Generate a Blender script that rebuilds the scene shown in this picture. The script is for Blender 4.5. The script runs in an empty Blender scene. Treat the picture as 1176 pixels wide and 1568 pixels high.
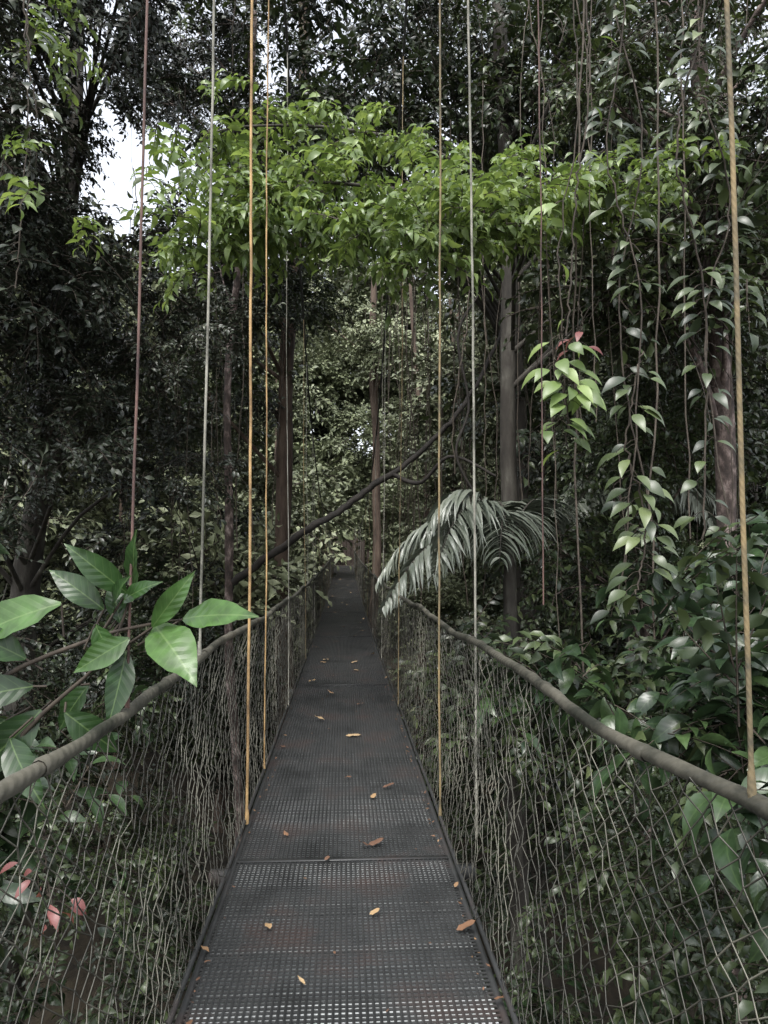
import bpy, math, random
import numpy as np
from mathutils import Vector, noise
R=np.random.RandomState(7); random.seed(7)
S=bpy.context.scene
# ---------------------------------------------------------------- helpers
def nm(v):
    v=np.asarray(v,float); return v/(np.linalg.norm(v)+1e-9)
class MB:
    def __init__(s): s.V=[];s.F=[];s.U=[];s.C=[];s.n=0
    def add(s,V,F,U=None,c=None):
        V=np.asarray(V,float);F=np.asarray(F,int)
        s.V.append(V);s.F.append(F+s.n)
        s.U.append(U if U is not None else np.zeros((len(V),2)))
        s.C.append(np.full(len(V),R.rand() if c is None else c));s.n+=len(V)
    def mesh(s,name,smooth=True,mats=()):
        V=np.concatenate(s.V);F=np.concatenate(s.F);U=np.concatenate(s.U);C=np.concatenate(s.C)
        m=bpy.data.meshes.new(name)
        m.vertices.add(len(V));m.vertices.foreach_set('co',V.ravel())
        m.loops.add(F.size);m.loops.foreach_set('vertex_index',F.ravel().astype(np.int32))
        m.polygons.add(len(F));m.polygons.foreach_set('loop_start',np.arange(0,F.size,4,dtype=np.int32))
        m.polygons.foreach_set('use_smooth',np.full(len(F),smooth))
        uv=m.uv_layers.new(name='UVMap');uv.data.foreach_set('uv',U[F.ravel()].ravel())
        a=m.attributes.new('rnd','FLOAT','POINT');a.data.foreach_set('value',C)
        m.update(calc_edges=True);m.validate()
        for k in mats:m.materials.append(k)
        return m
def empty(name,loc=(0,0,0)):
    o=bpy.data.objects.new(name,None);S.collection.objects.link(o);o.location=loc;o.empty_display_size=.2;return o
def obj(name,mesh,parent=None):
    o=bpy.data.objects.new(name,mesh);S.collection.objects.link(o)
    if parent: o.parent=parent
    return o
def basis(fwd,up):
    y=nm(fwd);x=nm(np.cross(y,up));z=np.cross(x,y);return np.stack([x,y,z],1)
def leaf(L,W,k=4,fold=.35,droop=.6,tip=.85,wave=0):
    t=np.linspace(0,1,k+1);w=W/2*np.sin(np.pi*np.clip(t,0.015,.992)**tip)
    w=w*(1-.25*t**3)
    ang=.25-droop*t*1.6;dy=np.cos(ang);dz=np.sin(ang);st=L/k
    y=np.concatenate([[0],np.cumsum(dy[:-1])])*st;z=np.concatenate([[0],np.cumsum(dz[:-1])])*st
    V=[];U=[]
    for i in range(k+1):
        wz=wave*math.sin(i*2.1)*W
        V+= [(-w[i],y[i],z[i]+fold*w[i]+wz),(0,y[i],z[i]),(w[i],y[i],z[i]+fold*w[i]-wz)]
        U+= [(-w[i]/W*2,t[i]),(0,t[i]),(w[i]/W*2,t[i])]
    F=[]
    for i in range(k):
        a=i*3;F+=[(a,a+1,a+4,a+3),(a+1,a+2,a+5,a+4)]
    return np.array(V),np.array(F),np.array(U)
def put(mb,T,M,t,s=1,c=None): mb.add(T[0]@M.T*s+np.asarray(t),T[1],T[2],c)
def tube(mb,P,r,sides=6,c=None,cap=False,rough=0):
    P=np.asarray(P,float);n=len(P);r=np.full(n,r) if np.isscalar(r) else np.asarray(r,float)
    T=np.gradient(P,axis=0);T/= np.linalg.norm(T,axis=1)[:,None]+1e-9
    ref=np.array([1,0,0]) if abs(T[0][0])<.7 else np.array([0,0,1.])
    A=np.cross(T,ref);A/=np.linalg.norm(A,axis=1)[:,None]+1e-9;B=np.cross(T,A)
    a=np.arange(sides)*2*math.pi/sides
    rr=r[:,None]*(1+rough*(R.rand(n,sides)-.5))
    V=P[:,None,:]+rr[:,:,None]*(np.cos(a)[None,:,None]*A[:,None,:]+np.sin(a)[None,:,None]*B[:,None,:])
    V=V.reshape(-1,3);i=np.arange(n-1)[:,None];j=np.arange(sides)[None,:];j2=(j+1)%sides
    F=np.stack([i*sides+j,i*sides+j2,(i+1)*sides+j2,(i+1)*sides+j],-1).reshape(-1,4)
    L=np.concatenate([[0],np.cumsum(np.linalg.norm(np.diff(P,axis=0),axis=1))])
    U=np.stack([np.tile(a/(2*math.pi),n),np.repeat(L,sides)],1)
    mb.add(V,F,U,c)
def spline(pts,n):
    pts=np.asarray(pts,float);q=np.linspace(0,len(pts)-1,n);out=[]
    for x in q:
        i=min(int(x),len(pts)-2);f=x-i
        p0=pts[max(i-1,0)];p1=pts[i];p2=pts[i+1];p3=pts[min(i+2,len(pts)-1)]
        out.append(.5*((2*p1)+(-p0+p2)*f+(2*p0-5*p1+4*p2-p3)*f*f+(-p0+3*p1-3*p2+p3)*f**3))
    return np.array(out)
def box(mb,c,s,c0=None,rx=0):
    x,y,z=s;V=np.array([(i*x/2,j*y/2,k*z/2) for i in(-1,1) for j in(-1,1) for k in(-1,1)])
    if rx:
        C,Sn=math.cos(rx),math.sin(rx);V=np.stack([V[:,0],V[:,1]*C-V[:,2]*Sn,V[:,1]*Sn+V[:,2]*C],1)
    F=[(0,1,3,2),(4,6,7,5),(0,4,5,1),(2,3,7,6),(0,2,6,4),(1,5,7,3)]
    mb.add(V+np.array(c),F,None,c0)
# ---------------------------------------------------------------- materials
def newmat(name):
    m=bpy.data.materials.new(name);m.use_nodes=True;nt=m.node_tree;nt.nodes.clear()
    out=nt.nodes.new('ShaderNodeOutputMaterial');return m,nt,out
def ramp(nt,stops):
    r=nt.nodes.new('ShaderNodeValToRGB');e=r.color_ramp.elements
    while len(e)<len(stops):e.new(.5)
    for k,(p,c) in enumerate(stops):e[k].position=p;e[k].color=(*c,1)
    return r
def leafmat(name,stops,rough=.38,trans=.25,veins=False,spec=.5,vs=.3,bump=.35):
    m,nt,out=newmat(name);N=nt.nodes;L=nt.links
    oi=N.new('ShaderNodeObjectInfo');at=N.new('ShaderNodeAttribute');at.attribute_name='rnd'
    a=N.new('ShaderNodeMath');a.operation='MULTIPLY_ADD';L.new(oi.outputs['Random'],a.inputs[0]);a.inputs[1].default_value=.3
    b=N.new('ShaderNodeMath');b.operation='MULTIPLY';L.new(at.outputs['Fac'],b.inputs[0]);b.inputs[1].default_value=.7
    L.new(b.outputs[0],a.inputs[2])
    r=ramp(nt,stops);L.new(a.outputs[0],r.inputs[0])
    p=N.new('ShaderNodeBsdfPrincipled');p.inputs['Roughness'].default_value=rough;p.inputs['Specular IOR Level'].default_value=spec
    col=r.outputs[0]
    if veins:
        geo=N.new('ShaderNodeNewGeometry');no=N.new('ShaderNodeTexNoise');no.inputs['Scale'].default_value=18;no.inputs['Detail'].default_value=3
        L.new(geo.outputs['Position'],no.inputs['Vector'])
        mr=N.new('ShaderNodeMapRange');L.new(no.outputs[0],mr.inputs[0]);mr.inputs[1].default_value=.3;mr.inputs[2].default_value=.7;mr.inputs[3].default_value=.6;mr.inputs[4].default_value=1.25
        mul=N.new('ShaderNodeVectorMath');mul.operation='SCALE';L.new(r.outputs[0],mul.inputs[0]);L.new(mr.outputs[0],mul.inputs['Scale'])
        col=mul.outputs[0]
        uv=N.new('ShaderNodeUVMap');uv.uv_map='UVMap';sx=N.new('ShaderNodeSeparateXYZ');L.new(uv.outputs[0],sx.inputs[0])
        ab=N.new('ShaderNodeMath');ab.operation='ABSOLUTE';L.new(sx.outputs[0],ab.inputs[0])
        ma=N.new('ShaderNodeMath');ma.operation='MULTIPLY_ADD';L.new(ab.outputs[0],ma.inputs[0]);ma.inputs[1].default_value=-.2;L.new(sx.outputs[1],ma.inputs[2])
        mm=N.new('ShaderNodeMath');mm.operation='MULTIPLY';L.new(ma.outputs[0],mm.inputs[0]);mm.inputs[1].default_value=8
        fr=N.new('ShaderNodeMath');fr.operation='PINGPONG';L.new(mm.outputs[0],fr.inputs[0]);fr.inputs[1].default_value=.5
        v1=N.new('ShaderNodeMapRange');L.new(fr.outputs[0],v1.inputs[0]);v1.inputs[1].default_value=0;v1.inputs[2].default_value=.06;v1.inputs[3].default_value=.4;v1.inputs[4].default_value=0
        v2=N.new('ShaderNodeMapRange');L.new(ab.outputs[0],v2.inputs[0]);v2.inputs[1].default_value=0.02;v2.inputs[2].default_value=.06;v2.inputs[3].default_value=1;v2.inputs[4].default_value=0
        mx=N.new('ShaderNodeMath');mx.operation='MAXIMUM';L.new(v1.outputs[0],mx.inputs[0]);L.new(v2.outputs[0],mx.inputs[1])
        sc=N.new('ShaderNodeMath');sc.operation='MULTIPLY';L.new(mx.outputs[0],sc.inputs[0]);sc.inputs[1].default_value=vs
        mc=N.new('ShaderNodeMix');mc.data_type='RGBA';L.new(sc.outputs[0],mc.inputs[0]);L.new(col,mc.inputs[6]);mc.inputs[7].default_value=(.16,.24,.09,1)
        col=mc.outputs[2]
        bp=N.new('ShaderNodeBump');bp.inputs['Strength'].default_value=bump;bp.inputs['Distance'].default_value=.003
        L.new(fr.outputs[0],bp.inputs['Height']);L.new(bp.outputs[0],p.inputs['Normal'])
    L.new(col,p.inputs['Base Color'])
    if trans<=0:
        L.new(p.outputs[0],out.inputs[0]);return m
    tr=N.new('ShaderNodeBsdfTranslucent');g=N.new('ShaderNodeVectorMath');g.operation='MULTIPLY';L.new(col,g.inputs[0]);g.inputs[1].default_value=(1.5,1.5,.9);L.new(g.outputs[0],tr.inputs[0])
    mix=N.new('ShaderNodeMixShader');mix.inputs[0].default_value=trans;L.new(p.outputs[0],mix.inputs[1]);L.new(tr.outputs[0],mix.inputs[2])
    L.new(mix.outputs[0],out.inputs[0]);return m
def noisemat(name,stops,scale=8,rough=.8,bump=.5,dist=.02,stretch=(1,1,1),detail=6,metal=0,spec=.4,coord='Object'):
    m,nt,out=newmat(name);N=nt.nodes;L=nt.links
    tc=N.new('ShaderNodeTexCoord');mp=N.new('ShaderNodeMapping');mp.inputs['Scale'].default_value=stretch;L.new(tc.outputs[coord],mp.inputs[0])
    no=N.new('ShaderNodeTexNoise');no.inputs['Scale'].default_value=scale;no.inputs['Detail'].default_value=detail;no.inputs['Roughness'].default_value=.65;L.new(mp.outputs[0],no.inputs['Vector'])
    r=ramp(nt,stops);L.new(no.outputs[0],r.inputs[0])
    p=N.new('ShaderNodeBsdfPrincipled');p.inputs['Roughness'].default_value=rough;p.inputs['Metallic'].default_value=metal;p.inputs['Specular IOR Level'].default_value=spec
    L.new(r.outputs[0],p.inputs['Base Color'])
    if bump:
        bp=N.new('ShaderNodeBump');bp.inputs['Strength'].default_value=bump;bp.inputs['Distance'].default_value=dist;L.new(no.outputs[0],bp.inputs['Height']);L.new(bp.outputs[0],p.inputs['Normal'])
    L.new(p.outputs[0],out.inputs[0]);return m
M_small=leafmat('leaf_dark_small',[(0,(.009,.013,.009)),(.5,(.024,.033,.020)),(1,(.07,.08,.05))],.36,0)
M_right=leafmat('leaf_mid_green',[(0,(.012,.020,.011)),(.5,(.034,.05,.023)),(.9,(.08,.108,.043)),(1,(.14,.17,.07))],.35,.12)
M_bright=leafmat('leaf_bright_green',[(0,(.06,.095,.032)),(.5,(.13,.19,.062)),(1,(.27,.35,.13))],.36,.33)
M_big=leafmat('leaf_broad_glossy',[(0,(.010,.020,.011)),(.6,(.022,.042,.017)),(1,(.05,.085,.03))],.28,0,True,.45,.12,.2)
M_hero=leafmat('leaf_hero_green',[(0,(.012,.028,.011)),(.5,(.035,.08,.022)),(1,(.10,.20,.04))],.30,.2,True,.4,.35,.5)
M_far_haze=leafmat('leaf_distant_hazed',[(0,(.08,.095,.055)),(.5,(.15,.175,.095)),(1,(.27,.295,.17))],.5,0)  # leaf greens lightened: distance haze painted into the colour, no volume
M_palm=leafmat('palm_leaflet',[(0,(.10,.12,.09)),(1,(.24,.26,.21))],.32,0,False,.7)
M_red=leafmat('leaf_young_red',[(0,(.10,.03,.03)),(1,(.28,.11,.10))],.4,.3)
M_litter=leafmat('leaf_fallen',[(0,(.06,.032,.022)),(.4,(.15,.08,.045)),(.7,(.27,.18,.09)),(1,(.42,.33,.2))],.5,0)
M_twig=noisemat('twig_bark',[(.3,(.02,.015,.011)),(.7,(.06,.048,.035))],20,bump=0,detail=1)
M_bark=noisemat('bark_grey',[(.3,(.018,.016,.013)),(.5,(.045,.04,.033)),(.62,(.075,.07,.058)),(.75,(.15,.15,.125))],5,.85,.9,.04,(1,1,.35))
M_limb=noisemat('bark_dark_limb',[(.3,(.010,.009,.008)),(.7,(.035,.03,.025))],7,.8,.9,.02)
M_barkr=noisemat('bark_brown',[(.3,(.03,.02,.014)),(.5,(.075,.052,.038)),(.7,(.12,.09,.066)),(.8,(.17,.15,.12))],6,.85,.9,.04,(1,1,.2))
M_barkp=noisemat('bark_lichen',[(.35,(.028,.022,.019)),(.5,(.07,.052,.045)),(.58,(.17,.13,.115)),(.68,(.32,.27,.245))],9,.85,.8,.03,(1,1,.6))
M_liana=noisemat('liana_bark',[(.3,(.03,.024,.018)),(.7,(.11,.09,.07))],9,bump=0)
M_ground=noisemat('forest_floor',[(.3,(.012,.01,.006)),(.6,(.04,.03,.017)),(.8,(.05,.055,.02))],1.5,.95,1,.1)
def ropemat(name,c1,c2,rough=.75,tw=60,bs=.35):
    m,nt,out=newmat(name);N=nt.nodes;L=nt.links
    uv=N.new('ShaderNodeUVMap');uv.uv_map='UVMap';sx=N.new('ShaderNodeSeparateXYZ');L.new(uv.outputs[0],sx.inputs[0])
    a=N.new('ShaderNodeMath');a.operation='MULTIPLY';L.new(sx.outputs[1],a.inputs[0]);a.inputs[1].default_value=tw
    b=N.new('ShaderNodeMath');b.operation='MULTIPLY_ADD';L.new(sx.outputs[0],b.inputs[0]);b.inputs[1].default_value=3;L.new(a.outputs[0],b.inputs[2])
    f=N.new('ShaderNodeMath');f.operation='PINGPONG';f.inputs[1].default_value=.5;L.new(b.outputs[0],f.inputs[0])
    tc=N.new('ShaderNodeTexCoord');no=N.new('ShaderNodeTexNoise');no.inputs['Scale'].default_value=4;no.inputs['Detail'].default_value=8;no.inputs['Roughness'].default_value=.7;L.new(tc.outputs['Object'],no.inputs['Vector'])
    r=ramp(nt,[(.38,c1),(.62,c2)]);L.new(no.outputs[0],r.inputs[0])
    p=N.new('ShaderNodeBsdfPrincipled');p.inputs['Roughness'].default_value=rough;L.new(r.outputs[0],p.inputs['Base Color'])
    bp=N.new('ShaderNodeBump');bp.inputs['Strength'].default_value=bs;bp.inputs['Distance'].default_value=.003;L.new(f.outputs[0],bp.inputs['Height']);L.new(bp.outputs[0],p.inputs['Normal'])
    L.new(p.outputs[0],out.inputs[0]);return m
M_rail=ropemat('handrail_rope',(.014,.015,.010),(.085,.08,.062),.5,25,.8)
M_ry=ropemat('rope_yellow',(.13,.08,.035),(.44,.29,.13))
M_ryg=ropemat('rope_weathered',(.06,.055,.036),(.26,.19,.09))
M_rw=ropemat('rope_pale',(.07,.07,.055),(.32,.31,.26))
M_rr=ropemat('rope_red_brown',(.04,.022,.02),(.14,.08,.065))
M_cable=ropemat('steel_cable',(.02,.02,.02),(.05,.05,.05),.5)
M_net=noisemat('net_cord',[(.3,(.018,.018,.015)),(.5,(.05,.048,.038)),(.64,(.17,.165,.13)),(.8,(.10,.065,.045))],2.5,.5,0)
M_grid=noisemat('grating_steel',[(.3,(.024,.025,.025)),(.52,(.054,.056,.056)),(.68,(.068,.053,.049)),(.8,(.085,.06,.052))],2.2,.4,0,metal=.35)
M_plank=noisemat('deck_plank',[(.3,(.28,.29,.29)),(.5,(.55,.58,.58)),(.62,(.68,.72,.71)),(.75,(.33,.28,.26))],3.,.32,.3,.004,(1.5,.6,1),metal=.3,spec=.6)
M_hut=noisemat('dark_timber',[(.3,(.02,.014,.01)),(.7,(.05,.036,.028))],6)
# ---------------------------------------------------------------- leaf sprays
def twigdir(az,el): return np.array([math.cos(az)*math.cos(el),math.sin(az)*math.cos(el),math.sin(el)])
class Spray: pass
def spray(name,mat,nbr,nl,L,W,length,droop=.6,k=3,fold=.3,hang=.3,jit=.4,tip=.85):
    mb=MB();tw=MB();T=[leaf(L*s,W*s,k,fold,droop*q,tip) for s,q in((1,1),(.8,.7),(1.1,1.3),(.65,1))]
    for b in range(nbr):
        f=R.uniform(.1,.75) if b else 0
        az=math.pi/2+(R.uniform(-1.1,1.1) if b else 0);el=R.uniform(-.25,.45)
        st=np.array([0,f*length*.6,0]);ln=length*(1 if b==0 else R.uniform(.4,.8))
        d=twigdir(az,el);P=np.array([st+d*ln*t+np.array([0,0,-hang*ln*t*t]) for t in np.linspace(0,1,6)])
        tube(tw,P,np.linspace(.006,.002,6)*(length/.6),3)
        for i in range(nl):
            t=(i+1)/nl;p=np.array([np.interp(t*5,range(6),P[:,a]) for a in range(3)])
            dd=nm(P[min(int(t*5)+1,5)]-P[max(min(int(t*5),4),0)])
            side=(-1)**i;x=nm(np.cross(dd,[0,0,1]))
            fw=nm(dd*(.6 if i<nl-1 else 2)+x*side+R.normal(0,jit*.6,3)+[0,0,-.25])
            up=nm(np.array([0,0,1])+R.normal(0,jit,3))
            put(mb,T[R.randint(4)],basis(fw,up),p)
    nf=sum(len(f) for f in mb.F);nV=mb.n
    mb.V+=tw.V;mb.F+=[f+nV for f in tw.F];mb.U+=tw.U;mb.C+=tw.C
    m=mb.mesh(name,True,[mat,M_twig]);tot=len(m.polygons);mi=np.zeros(tot,np.int32);mi[nf:]=1;m.polygons.foreach_set('material_index',mi)
    s=Spray();s.name=name;s.me=m;s.mat=mat;s.V=np.concatenate(mb.V);s.F=np.concatenate(mb.F);s.U=np.concatenate(mb.U);s.C=np.concatenate(mb.C);s.mi=mi;return s
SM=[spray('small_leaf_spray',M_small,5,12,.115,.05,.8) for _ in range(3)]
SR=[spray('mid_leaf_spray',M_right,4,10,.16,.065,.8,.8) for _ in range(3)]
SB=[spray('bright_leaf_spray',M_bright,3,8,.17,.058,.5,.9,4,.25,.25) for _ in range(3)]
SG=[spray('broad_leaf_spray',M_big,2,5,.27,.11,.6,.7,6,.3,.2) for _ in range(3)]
SF=[spray('distant_leaf_spray',M_far_haze,8,13,.17,.08,1.1,.6,2,.3,.3,.7) for _ in range(3)]
SP=[spray('sparse_twig_spray',M_right,6,5,.10,.045,1.0,.8,3,.3,.5) for _ in range(2)]
_cl={}
def clumps(src,ns=34,nv=4):
    key=tuple(id(s) for s in src)
    if key in _cl:return _cl[key]
    out=[]
    for v in range(nv):
        Vs=[];Fs=[];Us=[];Cs=[];Ms=[];n=0;mats=[];off=R.rand(3)*50;k=0
        while k<ns:
            d=nm(R.normal(0,1,3));p=d*R.uniform(.35,.9)*[1,1,.72]
            if noise.noise(Vector(p*1.3+off))<-.18: continue
            k+=1;s=src[R.randint(len(src))];M=basis(nm(d*[1,1,.3]+R.normal(0,.5,3)),nm(np.array([0,0,1])+R.normal(0,.35,3)));sc=R.uniform(.6,.95)
            if s.mat not in mats: mats.append(s.mat)
            Vs.append((s.V-[0,.2,0])@M.T*sc+p);Fs.append(s.F+n);Us.append(s.U);Cs.append(np.clip(s.C*.7+.3*R.rand(),0,1));n+=len(s.V)
            Ms.append(np.where(s.mi==1,99,mats.index(s.mat)))
        mb=MB();mb.V=Vs;mb.F=Fs;mb.U=Us;mb.C=Cs
        me=mb.mesh('leafy_bough',True,mats+[M_twig]);mi=np.concatenate(Ms);mi[mi==99]=len(mats);me.polygons.foreach_set('material_index',mi.astype(np.int32));out.append(me)
    _cl[key]=out;return out
def clear(p,m=.5):
    if abs(p[0])<.95+m and -.8<p[2]<3.6 and p[1]<48: return False
    if -1.4<p[0]<2.3 and 3.<p[2]<5.7 and 11<p[1]<24: return False
    if .5<p[0]<2.3 and .9<p[2]<4.1 and 5<p[1]<11: return False
    if p[1]<3.2 and abs(p[0])<1.1+m and p[2]>-.6: return False
    if (p[0]**2+p[1]**2+(p[2]-1.5)**2)<5.5: return False
    return True
CNT={}
def instance(name,parent,meshes,Q_all,s_all,jit):
    Q_all=np.asarray(Q_all);s_all=np.asarray(s_all,float);CNT[name]=CNT.get(name,0)+len(Q_all)
    if len(Q_all)==0:return
    idx=R.randint(0,len(meshes),len(Q_all))
    for k,me in enumerate(meshes):
        Q=Q_all[idx==k]
        if len(Q)==0:continue
        n=np.array([0,0,1.])+R.normal(0,jit,(len(Q),3));n/=np.linalg.norm(n,axis=1)[:,None]
        az=R.rand(len(Q))*6.283;t=np.stack([np.cos(az),np.sin(az),0*az],1)
        t-=n*(t*n).sum(1)[:,None];t/=np.linalg.norm(t,axis=1)[:,None];b=np.cross(n,t)
        s=s_all[idx==k][:,None]/2
        V=np.stack([Q-t*s-b*s,Q+t*s-b*s,Q+t*s+b*s,Q-t*s+b*s],1).reshape(-1,3)
        mb=MB();mb.add(V,np.arange(len(V)).reshape(-1,4))
        e=obj(name+'_foliage',mb.mesh(name+'_foliage'),parent)
        e.instance_type='FACES';e.use_instance_faces_scale=True;e.instance_faces_scale=1
        e.show_instancer_for_render=False;e.show_instancer_for_viewport=False
        obj(name+'_bough',me,e)
def scatter(name,parent,src,pts,smin=.8,smax=1.3,jit=.45):
    instance(name,parent,[s.me for s in src],pts,R.uniform(smin,smax,len(pts)),jit)
def blobs(bx,n,r0,r1):
    (x0,x1),(y0,y1),(z0,z1)=bx
    return [(R.uniform(x0,x1),R.uniform(y0,y1),R.uniform(z0,z1),R.uniform(r0,r1)) for _ in range(n)]
def fill(bl,per,m=.5,flat=.7,thr=-.15):
    out=[]
    for (x,y,z,r) in bl:
        for _ in range(per):
            d=nm(R.normal(0,1,3))*r*R.uniform(.45,1)
            p=np.array([x+d[0],y+d[1],z+d[2]*flat])
            if clear(p,m) and noise.noise(Vector(p*.9))>thr: out.append(p)
    return out
DIRS=[nm(R.normal(0,1,3)) for _ in range(40)]
def leafmass(name,parent,src,bl,per,m=.5,smin=.8,smax=1.3,jit=.45,thr=-.2,ns=34):
    ok=[];rest=[]
    for b in bl:
        c=np.array(b[:3]);r=b[3]
        if all(clear(c+d*r*1.25*[1,1,.9],.12) for d in DIRS): ok.append(b)
        else: rest.append(b)
    if ok: instance(name,parent,clumps(src,ns),[b[:3] for b in ok],[b[3]*R.uniform(.95,1.15) for b in ok],.25)
    if rest: scatter(name,parent,src,fill(rest,per,m,thr=thr),smin,smax,jit)
def trunk(mb,base,top,r0,r1,bend=.25,n=40,sides=14):
    base=np.array(base,float);top=np.array(top,float);o=R.rand(2)*6
    P=[base+(top-base)*t+np.array([math.sin(t*5+o[0])+.15*math.sin(t*23+o[1]),math.sin(t*4+o[1]),0])*bend*math.sin(math.pi*t) for t in np.linspace(0,1,n)]
    rr=[((r0+(r1-r0)*t)+r0*.8*math.exp(-t*n*.4))*(1+.06*math.sin(t*37+o[0])) for t in np.linspace(0,1,n)]
    tube(mb,P,rr,sides,rough=.12);return np.array(P)
def tree(name,base,top,r0,r1,bl,per,src,mat,m=.5,smin=.8,smax=1.3,bend=.25,thr=-.15,limbs=True,jit=.45):
    e=empty(name,(0,0,0));mb=MB();P=trunk(mb,base,top,r0,r1,bend)
    if limbs:
        for (x,y,z,r) in bl:
            if abs(x)<1.6 and z<3.6: continue
            c=np.array([x,y,z]);i=int(np.argmin(np.abs(P[:,2]-(z-1.2-.25*abs(x-P[0][0])))));s=P[i]
            mid=(s+c)/2+np.array([R.normal(0,.2),R.normal(0,.2),.3])
            if abs(mid[0])<1.3 and mid[2]<4: continue
            tube(mb,spline([s,mid,c],9),np.linspace(max(r1*.45,.02),.008,9),6,rough=.2)
            for _ in range(4):
                q=c+nm(R.normal(0,1,3))*r*.9
                if clear(q,.1): tube(mb,spline([(mid+c)/2,(c+q)/2+R.normal(0,.1,3),q],6),np.linspace(.010,.004,6),4)
    obj('trunk_and_limbs',mb.mesh(name+'_wood',True,[mat]),e)
    leafmass(name,e,src,bl,per,m,smin,smax,jit,thr);return e
G=-7.
tree('rainforest_tree',(-5.2,12,G),(-4.2,11.6,11),.28,.1,blobs(((-6.2,-1.9),(7.5,11),(2.2,10.5)),44,.8,1.25),45,SM,M_bark,.45,thr=-.25)
tree('rainforest_tree',(-6.9,7.5,G),(-6,7.5,9),.2,.08,blobs(((-5.5,-3.0),(5.8,8),(0,8)),10,.8,1.1),36,SM,M_bark,.5)
tree('rainforest_tree',(-1.25,17,G),(-1.0,17.2,15),.22,.13,blobs(((-3.6,-1.8),(15,20),(4.5,12)),11,1,1.5)+[(-1.3,15.3,6.9,1.1),(-1.0,15,8.6,1.2),(-.7,15.4,10.6,1.2),(.6,15.5,10,1.2),(-.6,16,7.2,1.0)],36,SR+SM,M_barkr,.6)
tree('slender_tree',(-1.75,12.2,G),(-1.55,12.4,11),.09,.04,blobs(((-3,-1.4),(11.5,14),(6,11)),6,.7,1),36,SM,M_barkp,.5)
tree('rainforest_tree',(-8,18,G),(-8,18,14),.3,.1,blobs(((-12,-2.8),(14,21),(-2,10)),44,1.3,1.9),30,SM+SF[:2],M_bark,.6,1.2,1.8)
tree('rainforest_tree',(3.6,14.5,G),(3.4,14,15),.18,.1,blobs(((-2.2,3.4),(9.5,14.5),(6.5,12)),30,.8,1.2),40,SR+SM[:2],M_bark,.5,.9,1.3,thr=-.12)
tree('rainforest_tree',(2.45,9.8,G),(2.0,9.9,12),.13,.09,blobs(((1.8,5),(7.5,10.5),(5.2,9)),12,.7,1.1),34,SR,M_bark,.5,thr=-.08,bend=.15)
tree('rainforest_tree',(3.95,7.4,G),(3.6,7.5,10),.12,.08,blobs(((2.4,5.5),(6,8.5),(4.0,7.5)),15,.7,1.0),32,SR+SP,M_barkp,.5,thr=-.08,bend=.12)
tree('rainforest_tree',(6,11,G),(6,11,13),.25,.1,blobs(((3.3,7.5),(9.5,13),(-1,9.5)),28,1,1.4),34,SM+SR,M_bark,.5,.9,1.4,thr=-.12)
tree('slender_tree',(4.0,10,G),(3.6,10,10),.06,.04,blobs(((2.8,4.5),(8.5,10.5),(.5,3.6)),9,.6,1),34,SR,M_barkp,.5)
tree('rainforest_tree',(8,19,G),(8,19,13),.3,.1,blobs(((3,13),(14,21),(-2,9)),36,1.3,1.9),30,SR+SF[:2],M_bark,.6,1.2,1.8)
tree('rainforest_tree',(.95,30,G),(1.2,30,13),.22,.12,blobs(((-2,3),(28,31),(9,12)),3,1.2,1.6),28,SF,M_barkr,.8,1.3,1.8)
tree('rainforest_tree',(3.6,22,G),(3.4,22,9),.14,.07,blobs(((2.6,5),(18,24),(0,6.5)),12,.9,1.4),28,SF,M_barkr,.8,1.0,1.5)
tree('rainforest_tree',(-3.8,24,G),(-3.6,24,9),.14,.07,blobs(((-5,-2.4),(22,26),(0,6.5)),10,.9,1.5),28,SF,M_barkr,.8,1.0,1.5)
df=empty('distant_forest')
bb=[b for b in blobs(((-20,20),(27,42),(-4,13)),130,1.8,3.0) if not(abs(b[0])<3.2 and b[1]<36) and not(abs(b[0])<9 and b[2]>4.5+.12*(b[1]-27))]
bb+=blobs(((-9,-2.6),(32,44),(0,5)),14,1.5,2.2)+blobs(((3,9),(32,44),(0,5)),10,1.5,2.2)
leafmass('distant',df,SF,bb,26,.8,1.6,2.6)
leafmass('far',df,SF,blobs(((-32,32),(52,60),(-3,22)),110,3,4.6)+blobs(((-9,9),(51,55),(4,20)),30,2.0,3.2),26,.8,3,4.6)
mb=MB()
for _ in range(14):
    y=R.uniform(24,48);x=R.choice([-1,1])*R.uniform(2.4,2.6+y*.3)
    trunk(mb,(x,y,G),(x+R.normal(0,.6),y,R.uniform(8,13)),R.uniform(.07,.15),.05,.3,20,8)
obj('distant_trunks',mb.mesh('distant_trunks',True,[M_barkr]),df)
for sx in(-1,1):
    e=empty('understorey_shrubs')
    b=blobs(((1.7,4.5) if sx>0 else (-4.5,-1.7),(.6,8),(-3,.3)),28,.6,.95)
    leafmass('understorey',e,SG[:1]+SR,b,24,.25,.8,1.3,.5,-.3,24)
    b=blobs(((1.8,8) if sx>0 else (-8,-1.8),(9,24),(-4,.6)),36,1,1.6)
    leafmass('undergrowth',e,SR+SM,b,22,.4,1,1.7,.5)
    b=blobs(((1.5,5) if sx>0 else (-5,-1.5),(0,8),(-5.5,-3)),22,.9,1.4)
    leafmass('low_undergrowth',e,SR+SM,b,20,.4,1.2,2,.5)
e=empty('ravine_undergrowth')
leafmass('ravine',e,SR+SM,blobs(((-3,3),(0,20),(-6,-3)),20,1,1.5),20,.3,1.3,2.2,.5)
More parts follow.
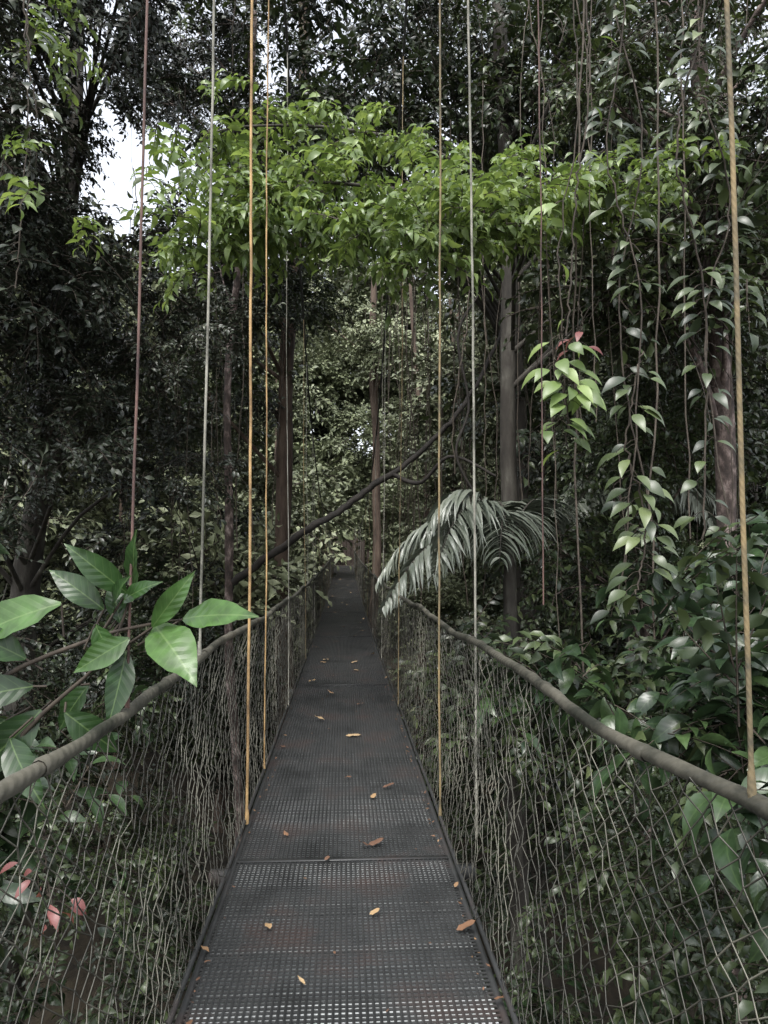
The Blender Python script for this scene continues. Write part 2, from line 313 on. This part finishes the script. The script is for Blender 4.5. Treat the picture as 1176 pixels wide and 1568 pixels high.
# ---------------------------------------------------------------- bright bough
e=empty('overhanging_branch');mb=MB();pts=[]
bough=[ [(2.2,9.6,4.2),(1.7,7.6,5.0),(.9,6.8,5.25),(0,6.6,5.35),(-.8,6.5,5.3),(-1.25,6.4,5.15)],
        [(1.7,7.6,5.0),(1.2,6.6,4.7),(.5,6.2,4.6),(-.3,6.1,4.6),(-1.0,6.0,4.5)],
        [(1.9,8.2,4.6),(1.9,7,4.75),(2.2,6.3,4.7),(2.4,5.8,4.55)],
        [(1.2,6.6,4.7),(1.0,6.0,4.4),(.7,5.7,4.1),(.45,5.5,3.9)],
        [(1.9,7,4.75),(1.5,6.4,4.6),(1.3,5.9,4.35),(1.1,5.6,4.1)],
        [(1.2,6.6,4.7),(.6,6.5,4.5),(-.1,6.3,4.35),(-.6,6.2,4.3)],
        [(-.3,6.1,4.6),(-.8,6.1,4.3),(-1.2,6,4.0)]]
for br in bough:
    P=spline(br,24);tube(mb,P,np.linspace(.03,.006,24),6,rough=.2)
    for q in P[7:]:
        for _ in range(3): pts.append(q+R.normal(0,1,3)*[.2,.24,.07])
for c in((-2.75,7.2,6.5),(-2.9,7.1,6.3),(-3.0,7,6.6),(-2.1,5.6,4.2)):
    for _ in range(3): pts.append(np.array(c)+R.normal(0,.12,3))
obj('branch_wood',mb.mesh('branch_wood',True,[M_bark]),e)
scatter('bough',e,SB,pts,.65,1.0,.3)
mb=MB();tube(mb,spline([(-1.7,11.8,1.1),(-1.1,11.4,1.5),(-.5,11,1.9),(0,11,2.2),(.4,11,2.5),(.9,11,2.85),(1.4,11,3.3),(1.9,11.2,3.9),(2.6,12,5.2)],50)+R.normal(0,.012,(50,3)),np.linspace(.062,.03,50),8,rough=.25)
tube(mb,spline([(.7,11,2.7),(1.1,10.8,2.55),(1.5,10.5,2.9),(2.1,10.3,2.6)],18),np.linspace(.035,.018,18),8,rough=.25)
tube(mb,spline([(1.9,10.4,5.2),(1.6,10.4,4.6),(1.75,10.4,3.6),(1.55,10.3,2.9),(1.9,10.3,2.2)],24),.02,6,rough=.25)
obj('curved_tree_limb',mb.mesh('curved_tree_limb',True,[M_limb]))
# ---------------------------------------------------------------- palms
def palm(name,c,fr,LL=.62):
    e=empty(name);mb=MB();tk=MB()
    tube(tk,spline([(c[0]+.2,c[1],G),(c[0]+.05,c[1],(G+c[2])/2),c],20),np.linspace(.11,.07,20),10,rough=.06)
    for (az,el,Ln,dr) in fr:
        d=twigdir(az,el);P=np.array([np.array(c)+d*Ln*t+np.array([0,0,-dr*Ln*t**2.2]) for t in np.linspace(0,1,30)])
        tube(tk,P,np.linspace(.016,.004,30),5)
        for i in range(4,30):
            dd=nm(P[i]-P[i-1]);x=nm(np.cross(dd,[0,0,1]));t=i/29
            for s_ in(-1,1):
                for h in(0,.5):
                    L=LL*math.sin(math.pi*(.12+.8*t))*R.uniform(.85,1.1)
                    fw=nm(dd*.55+x*s_+np.array([0,0,-.45])+R.normal(0,.1,3))
                    put(mb,leaf(L,.05,5,.35,.75,.6),basis(fw,nm(np.array([0,0,1])+R.normal(0,.2,3))),P[i]-(P[i]-P[i-1])*h)
    obj('trunk_and_ribs',tk.mesh(name+'_w',True,[M_bark]),e);obj('fronds',mb.mesh(name+'_l',True,[M_palm]),e)
pi=math.pi
palm('palm_tree',(2.0,9.0,1.65),[(pi*1.03,1.12,2.6,.95),(pi*1.2,1.0,2.3,1.0),(pi*.92,.75,2.2,.9),(pi*1.4,.9,1.8,.9),(.6,1.1,2.0,.8),(pi*.5,1,2.2,.8),(pi*1.1,.55,1.9,.9)],.75)
palm('palm_tree',(4.0,10.4,2.1),[(pi*1.0,1.0,2.1,.9),(pi*1.2,.8,2.0,.85),(pi*1.4,.9,1.9,.8),(-.3,.8,2.1,.8),(.5,1,2.2,.8),(-.9,.9,2.,.9),(pi*.6,1,2.3,.8)])
# ---------------------------------------------------------------- bridge
br=empty('suspension_bridge')
YE=46.
def dz(y): return 0 if y<9 else .9*((y-9)/38)**1.8
mb=MB();y=-2.0
while y<YE:
    w=.285;box(mb,(R.normal(0,.004),y,dz(y)-.0215+R.normal(0,.0012)),(1.0+R.normal(0,.006),w,.022),None,R.normal(0,.010));y+=.30
obj('deck_planks',mb.mesh('deck_planks',False,[M_plank]),br)
mb=MB();y=-2.0
while y<YE:
    box(mb,(R.normal(0,.001),y+R.normal(0,.0008),dz(y)-.003),(1.03,.010,.004));y+=.025
obj('grating_cross_bars',mb.mesh('grating_cross_bars',False,[M_grid]),br)
mb=MB();ys=np.arange(-2,YE,.5)
for x in np.arange(-.504,.505,.0225):
    P=np.array([[x,yy,dz(yy)-.001] for yy in ys]);tube(mb,P,.005,4)
obj('grating_long_bars',mb.mesh('grating_long_bars',False,[M_grid]),br)
mb=MB()
for yy in np.arange(-1.2,YE,5.0):
    box(mb,(0,yy,dz(yy)+.003),(1.04,.03,.006))
    box(mb,(0,yy,dz(yy)-.07),(1.3,.06,.06))
for sx in(-1,1):
    tube(mb,[[sx*.53,yy,dz(yy)-.02] for yy in ys],.016,8);tube(mb,[[sx*.545,yy,dz(yy)+.028+.006*math.sin(yy*3)] for yy in np.arange(-2,YE,.25)],.010,6)
obj('edge_beams',mb.mesh('edge_beams',True,[M_grid]),br)
LX=[(-2,.66),(0,.63),(1.36,.625),(2.2,.63),(3.4,.64),(4.9,.60),(8,.56),(12,.56),(46,.55)]
RX=[(-2,.86),(0,.84),(1.34,.765),(1.62,.715),(2.07,.68),(3.34,.677),(4.93,.656),(9.8,.62),(46,.58)]
def railx(sx,y):
    T=LX if sx<0 else RX
    return sx*np.interp(y,[a for a,_ in T],[b for _,b in T])
def railz(sx,y): return dz(y)+1.05+.012*math.sin(y*2.1+sx)+.006*math.sin(y*5+1)
def smoothx(sx,y): return sum(railx(sx,y+o) for o in(-.3,-.15,0,.15,.3))/5
mb=MB();yy=np.arange(-2,YE,.1)
for sx in(-1,1):
    tube(mb,[[smoothx(sx,v)+R.normal(0,.0015),v,railz(sx,v)+R.normal(0,.0015)] for v in yy],.018*(1+R.normal(0,.05,len(yy))),10,rough=.12)
    for v in np.arange(.9,YE,.8):
        v+=R.normal(0,.15);P=[[smoothx(sx,v+o),v+o,railz(sx,v+o)] for o in(-.03,-.01,.01,.03)];tube(mb,P,[.0185,.0215,.0215,.0185],10,rough=.1)
obj('handrail_ropes',mb.mesh('handrail_ropes',True,[M_rail]),br)
def net(sx):
    py=.043;nr=26;cols=np.arange(-1.8,YE,py);n=len(cols)
    J=np.arange(nr+1)/nr
    rx=np.array([smoothx(sx,v) for v in cols]);rz=np.array([railz(sx,v) for v in cols]);dzz=np.array([dz(v) for v in cols])
    t=J[None,:]
    X=rx[:,None]*(1-t)+sx*.545*t+sx*.035*np.sin(np.pi*t)*(1+.6*np.sin(cols*1.7)[:,None])
    Z=rz[:,None]*(1-t)+(dzz[:,None]+.03)*t
    Y=cols[:,None]+0*t+.02*np.sin(cols[:,None]*2.3+t*5)
    X=X+R.normal(0,.006,X.shape);Y=Y+R.normal(0,.005,X.shape);Z=Z+R.normal(0,.005,X.shape)
    P=np.stack([X,Y,Z],-1)
    i,j=np.meshgrid(np.arange(n-1),np.arange(nr),indexing='ij');ev=(i+j)%2==0
    A=np.where(ev[...,None],P[:-1,:-1],P[1:,:-1]);B=np.where(ev[...,None],P[1:,1:],P[:-1,1:])
    A=A.reshape(-1,3);B=B.reshape(-1,3);k=len(A)
    D=B-A;D/=np.linalg.norm(D,axis=1)[:,None];N1=np.cross(D,[1.,0,0]);N1/=np.linalg.norm(N1,axis=1)[:,None];N2=np.cross(D,N1)
    r=.0020;V=[]
    for a in(0,2.094,4.189):
        o=r*(math.cos(a)*N1+math.sin(a)*N2);V+=[A+o,B+o]
    V=np.stack(V,1).reshape(-1,3);b=np.arange(k)[:,None]*6
    F=np.concatenate([b+np.array([[0,1,3,2]]),b+np.array([[2,3,5,4]]),b+np.array([[4,5,1,0]])])
    m_=MB();m_.add(V,F);return m_
for sx in(-1,1): obj('side_net',net(sx).mesh('side_net',True,[M_net]),br)
CY=[-3,0,4,7,10,14,20,30,38,46];CZ=[14,12,9,7,5.3,3.8,2.9,2.5,2.7,3.6]
zc=lambda v: float(np.interp(v,CY,CZ))
mb=MB()
for sx in(-1,1):
    P=spline([(sx*.6,a,b) for a,b in zip(CY,CZ)],90);tube(mb,P,.014,6)
obj('main_cables',mb.mesh('main_cables',True,[M_cable]),br)
ropes={'y':MB(),'w':MB(),'r':MB(),'g':MB()}
def rope(k,b,t,r,knot=True):
    b=np.array(b,float);t=np.array(t,float);n=40
    P=[b+(t-b)*q+np.array([.012*math.sin(q*6+b[0]*9)*math.sin(q*pi)+R.normal(0,.0012),0,0]) for q in np.linspace(0,1,n)]
    tube(ropes[k],P,r,7)
    if knot: tube(ropes[k],[b+[0,0,-.02],b+[0,0,.01],b+[0,0,.03],b+[0,0,.06]],[r*1.3,r*1.7,r*1.6,r*1.1],8,rough=.3)
rope('y',(-.535,4.3,.03),(-.55,4.3,zc(4.3)),.008)
rope('g',(.545,4.3,.03),(.56,4.3,zc(4.3)),.006)
rope('w',(-.64,3.4,1.06),(-.58,3.4,zc(3.4)),.006)
rope('w',(.70,4.0,.05),(.665,4.0,zc(4)),.0065)
rope('r',(-.628,2.25,1.06),(-.575,2.25,zc(2.2)),.0042)
rope('g',(.745,1.36,1.06),(.67,1.36,zc(1.4)),.005)
rope('y',(-.545,5.3,.03),(-.56,5.3,zc(5.3)),.005)
rope('r',(.80,3.0,1.3),(.74,2.7,9),.003,False)
v=7.5
while v<YE-.5:
    for sx in(-1,1):
        rope('gw'[R.randint(2)],(sx*.54,v,dz(v)+.03),(sx*.6,v,zc(v)),.0045)
        if R.rand()<.5: rope('w',(smoothx(sx,v+.9),v+.9,railz(sx,v+.9)),(sx*.6,v+.9,zc(v+.9)),.004)
    v+=3.3
for k,mt in(('y',M_ry),('w',M_rw),('r',M_rr),('g',M_ryg)): obj('suspender_ropes',ropes[k].mesh('suspender_ropes',True,[mt]),br)
mb=MB();z0=dz(YE)
for i in range(12): box(mb,(0,YE+.1+i*.25,z0-.03),(3.2,.23,.05))
for sx in(-1,1):
    for yy_ in(YE+.2,YE+2.9): box(mb,(sx*.75,yy_,z0-2),(.16,.16,7.4 if yy_<YE+1 else 6.4))
    for q in range(7): box(mb,(sx*1.5,YE+.2+q*.45,z0+.5),(.07,.07,1.0))
    box(mb,(sx*1.5,YE+1.5,z0+1.03),(.09,3,.05))
box(mb,(0,YE+.2,z0+1.75),(1.3,.2,.16));
for i in range(9): box(mb,(-1.2+i*.3,YE+3.1,z0+.8),(.27,.05,1.7))
obj('tree_platform',mb.mesh('tree_platform',False,[M_hut]))
# ---------------------------------------------------------------- fallen leaves
mb=MB()
def litter(x,y,L,W,az,c):
    T=leaf(L,W,5,R.uniform(-.3,.3),R.uniform(-.3,.5),.85,.08);f=np.array([math.cos(az),math.sin(az),.02])
    put(mb,T,basis(f,nm(np.array([0,0,1])+R.normal(0,.12,3))),(x,y,dz(y)+.016),1,c)
for a in[(.02,6.3,.13,.06,0.1,.95),(-.17,6.9,.10,.05,2.8,.9),(.17,4.7,.06,.035,1,.75),(.13,3.95,.09,.045,.3,.05),(.14,3.95,.07,.04,3.5,.05),(.11,3.2,.05,.03,.3,.85),(.45,3.05,.09,.05,.2,.4),(-.29,3.1,.05,.03,2,.75),(-.13,2.7,.05,.015,2.2,.95),(.13,7.6,.09,.04,.4,.3),(-.1,8.2,.1,.04,2.5,.6),(.1,10.5,.1,.05,.2,.9),(-.3,10.8,.1,.05,.2,.9),(.25,4.9,.09,.03,.3,.05)]: litter(*a)
for _ in range(300):
    y=R.uniform(1.5,40)
    if R.rand()<.4: y=R.uniform(1.5,8)
    x=R.uniform(-.5,.5) if R.rand()<.3 else R.choice([-1,1])*R.normal(.5,.015)
    L=R.uniform(.01,.03) if R.rand()<.88 else R.uniform(.04,.07)
    litter(x,y,L,L*.5,R.rand()*6.28,R.rand()*.7)
for y in np.linspace(9,40,40): litter(R.uniform(-.45,.45),y,.10,.05,R.rand()*6.3,R.uniform(.6,1))
obj('fallen_leaves',mb.mesh('fallen_leaves',True,[M_litter]))
# ---------------------------------------------------------------- near broadleaf plants
e=empty('broadleaf_plant');hb=MB();st=MB()
d=2.25
near=[((-.48,1.31),(-.24,1.32),.085,.9),((-.56,1.29),(-.41,1.14),.12,.95),((-.56,1.29),(-.44,1.45),.06,.8),((-.62,1.39),(-.59,1.57),.06,.4),((-.64,1.39),(-.79,1.53),.07,.45),((-.71,1.34),(-.87,1.46),.07,.3),
 ((-.82,1.36),(-1.1,1.24),.11,.9),((-.62,1.26),(-.76,1.17),.07,.8),((-.66,1.36),(-.52,1.42),.05,.5),((-.64,1.22),(-.66,1.02),.07,.2),((-.75,1.12),(-.84,.98),.07,.3),((-.88,1.05),(-1.06,.86),.10,.2),((-.92,1.2),(-1.1,1.3),.08,.5),((-.72,1.3),(-.66,1.18),.06,.6),((-.8,1.05),(-.66,.92),.08,.3),((-.95,.98),(-.82,.82),.08,.2),
 ((-.68,1.33),(-.60,1.44),.06,.3),((-.66,1.30),(-.70,1.42),.055,.2),((-.9,1.12),(-1.12,1.08),.09,.1),((-.98,1.02),(-1.15,.92),.09,.15)]
for (b,t,w,c) in near:
    dy=R.uniform(-.12,.1);B=np.array([b[0],d+R.uniform(-.03,.05),b[1]]);Tt=np.array([t[0],d+dy,t[1]]);L=np.linalg.norm(Tt-B)
    put(hb,leaf(L*1.05,w*1.15,10,.28,R.uniform(.2,.5),.85,.05),basis(Tt-B,nm(np.array([R.normal(0,.35),-.85,.5]))),B,1,c)
    tube(st,[B,B*.6+np.array([-.8,d,1.12])*.4],.0035,4)
tube(st,spline([(-1.9,2.4,-.6),(-1.4,2.3,.7),(-1.05,d,1.1),(-.75,d,1.25),(-.56,d,1.3),(-.48,d,1.31)],20),np.linspace(.012,.003,20),6)
tube(st,spline([(-1.9,2.4,-.6),(-1.3,2.3,.4),(-.95,d,.95),(-.7,d,1.2),(-.62,d,1.4)],20),np.linspace(.012,.003,20),6)
obj('leaves',hb.mesh('bp_leaves',True,[M_hero]),e);obj('stems',st.mesh('bp_stems',True,[M_twig]),e)
def mass(name,bl,per,src,m,smin,smax,jit=.45,thr=-.3):
    e=empty(name);scatter(name,e,src,fill(bl,per,m,thr=thr),smin,smax,jit);return e
mass('broadleaf_shrub',[(-1.75,2.6,.35,.5),(-2.1,3.2,.8,.6),(-1.7,3.6,.2,.5),(-1.5,2.2,-.1,.5),(-2.4,3.9,1.0,.7)],24,SG,.1,.6,.9,.6)
mass('broadleaf_shrub',[(1.8,3.5,.75,.5),(1.75,4,.8,.6),(2.2,3.8,1.0,.6),(1.9,5,.9,.7),(2.6,4.8,1.2,.7),(2.1,3,.4,.5),(2.9,4.4,1.6,.6)],24,SG+SR[:1],.1,.6,.95,.6)
def vine(name,path,r,n,mat,L,W,m2=M_twig,c0=.5):
    e=empty(name);st=MB();hb=MB();P=spline(path,50)+R.normal(0,.006,(50,3));tube(st,P,r,6,rough=.2)
    for _ in range(n):
        q=P[R.randint(3,50)];az=R.rand()*6.28;f=np.array([math.cos(az),math.sin(az)*.6,-.5])
        q2=q+f*.07;tube(st,[q,(q+q2)/2+[0,0,.01],q2],.002,3)
        put(hb,leaf(L*R.uniform(.7,1.15),W*R.uniform(.8,1.1),6,.25,.6,.8),basis(f,nm(np.array([R.normal(0,.3),-.6,.8]))),q2,1,np.clip(c0+R.normal(0,.3),0,1))
    obj('stem',st.mesh(name+'_s',True,[m2]),e)
    if n: obj('leaves',hb.mesh(name+'_l',True,[mat]),e)
vine('climbing_vine',[(1.3,4,6),(1.26,4,5),(1.3,4,4),(1.18,4,3.2),(1.2,4,2.6),(1.25,4.1,2.1)],.004,18,M_bright,.15,.06)
vine('climbing_vine',[(1.2,4,2.75),(1.15,4,2.55),(1.25,3.95,2.4),(1.1,3.95,2.2)],.004,28,M_bright,.16,.075,c0=.5)
vine('climbing_vine',[(1.33,4.05,5.5),(1.37,4,4.2),(1.28,4,3.5),(1.22,4,2.7)],.005,6,M_bright,.12,.05)
vine('climbing_vine',[(2.2,4.4,6.5),(2.25,4.4,5),(2.0,4.3,4),(2.2,4.4,3),(2.1,4.3,1.6)],.006,70,M_right,.15,.065)
vine('climbing_vine',[(1.75,4.6,6.5),(1.8,4.6,5),(1.65,4.5,4),(1.8,4.4,3),(1.6,4.3,1.2)],.005,60,M_right,.14,.06)
vine('climbing_vine',[(2.6,5,6.5),(2.5,5,5),(2.7,5,4),(2.5,5,3),(2.6,4.8,1)],.006,80,M_right,.16,.07)
vine('climbing_vine',[(2.1,5.4,7.5),(2.0,5.4,6),(2.2,5.3,4.6),(2.0,5.3,3.2),(2.2,5.2,1.6)],.006,80,M_right,.16,.07)
vine('climbing_vine',[(1.6,3.9,2.6),(1.5,3.9,2.1),(1.6,3.9,1.7),(1.5,3.8,1.3)],.005,40,M_right,.15,.07,c0=.7)
vine('climbing_vine',[(-1.9,4.6,6.5),(-2.0,4.6,5),(-1.9,4.6,4.2)],.005,20,M_right,.16,.07)
vine('climbing_vine',[(-2.4,5.4,6.5),(-2.3,5.4,5),(-2.35,5.4,3.4)],.005,20,M_small,.16,.07)
vine('climbing_vine',[(1.38,4.3,3.0),(1.4,4.3,2.85),(1.36,4.3,2.7)],.003,6,M_red,.12,.045)
vine('climbing_vine',[(-.92,2.4,.66),(-.9,2.4,.52),(-.88,2.4,.4)],.003,10,M_red,.075,.03)
lm=MB()
for k in range(110):
    if k<64: y=R.uniform(12,24);x=R.uniform(.9,3.4)
    elif k<94: y=R.uniform(5,11);x=R.uniform(1.5,5)
    else: y=R.uniform(9,16);x=-R.uniform(1.3,5)
    zt=R.uniform(7,11);zb=R.uniform(.2,3);n=26;a1,a2,a3=R.uniform(.02,.12),R.uniform(3,12),R.uniform(-.3,.3)
    P=np.array([[x+a1*math.sin(q*a2+k)+a3*q,y,zb+(zt-zb)*q] for q in np.linspace(0,1,n)])+R.normal(0,.012,(n,3))
    tube(lm,P,R.uniform(.003,.010),5)
obj('hanging_lianas',lm.mesh('hanging_lianas',True,[M_liana]))
# ---------------------------------------------------------------- ground
n=90;gx=np.linspace(-120,120,n);gy=np.linspace(-90,170,n);A,B=np.meshgrid(gx,gy,indexing='ij')
Zg=G-.5+np.clip(np.abs(A)-6,0,200)*.16+np.clip(B-35,0,200)*.12
Zg+=np.array([[noise.noise(Vector((a*.12,b*.12,0)))*1.2 for b in gy] for a in gx])
mb=MB();V=np.stack([A,B,Zg],-1).reshape(-1,3);i,j=np.meshgrid(np.arange(n-1),np.arange(n-1),indexing='ij')
F=np.stack([i*n+j,(i+1)*n+j,(i+1)*n+j+1,i*n+j+1],-1).reshape(-1,4);mb.add(V,F)
obj('ground',mb.mesh('ground',True,[M_ground]))
# ---------------------------------------------------------------- world, sun, camera
w=bpy.data.worlds.new('World');S.world=w;w.use_nodes=True;nt=w.node_tree;nt.nodes.clear()
sk=nt.nodes.new('ShaderNodeTexSky');sk.sky_type='NISHITA';sk.sun_disc=False;sk.sun_elevation=math.radians(62);sk.sun_rotation=math.radians(200);sk.dust_density=4;sk.air_density=1
hs=nt.nodes.new('ShaderNodeHueSaturation');hs.inputs['Saturation'].default_value=.28
bg=nt.nodes.new('ShaderNodeBackground');bg.inputs[1].default_value=.48;o=nt.nodes.new('ShaderNodeOutputWorld')
nt.links.new(sk.outputs[0],hs.inputs['Color']);nt.links.new(hs.outputs[0],bg.inputs[0]);nt.links.new(bg.outputs[0],o.inputs[0])
sl=bpy.data.lights.new('sun','SUN');sl.energy=1.8;sl.angle=math.radians(25);sl.color=(1,.98,.96)
so=bpy.data.objects.new('sun',sl);S.collection.objects.link(so)
az=math.radians(200);el=math.radians(62)
dirv=Vector((math.sin(az)*math.cos(el),math.cos(az)*math.cos(el),math.sin(el)))
so.rotation_euler=dirv.to_track_quat('Z','Y').to_euler()
cam=bpy.data.cameras.new('camera');co=bpy.data.objects.new('camera',cam);S.collection.objects.link(co)
co.location=(0,0,1.5);co.rotation_euler=(math.radians(93.3),0,math.radians(-3.04))
cam.sensor_fit='VERTICAL';cam.sensor_height=36;cam.lens=26.4;cam.clip_start=.05;cam.clip_end=1000
S.camera=co
S.view_settings.view_transform='Standard';S.view_settings.look='None';S.view_settings.exposure=0
print('INSTANCES',CNT,sum(CNT.values()))
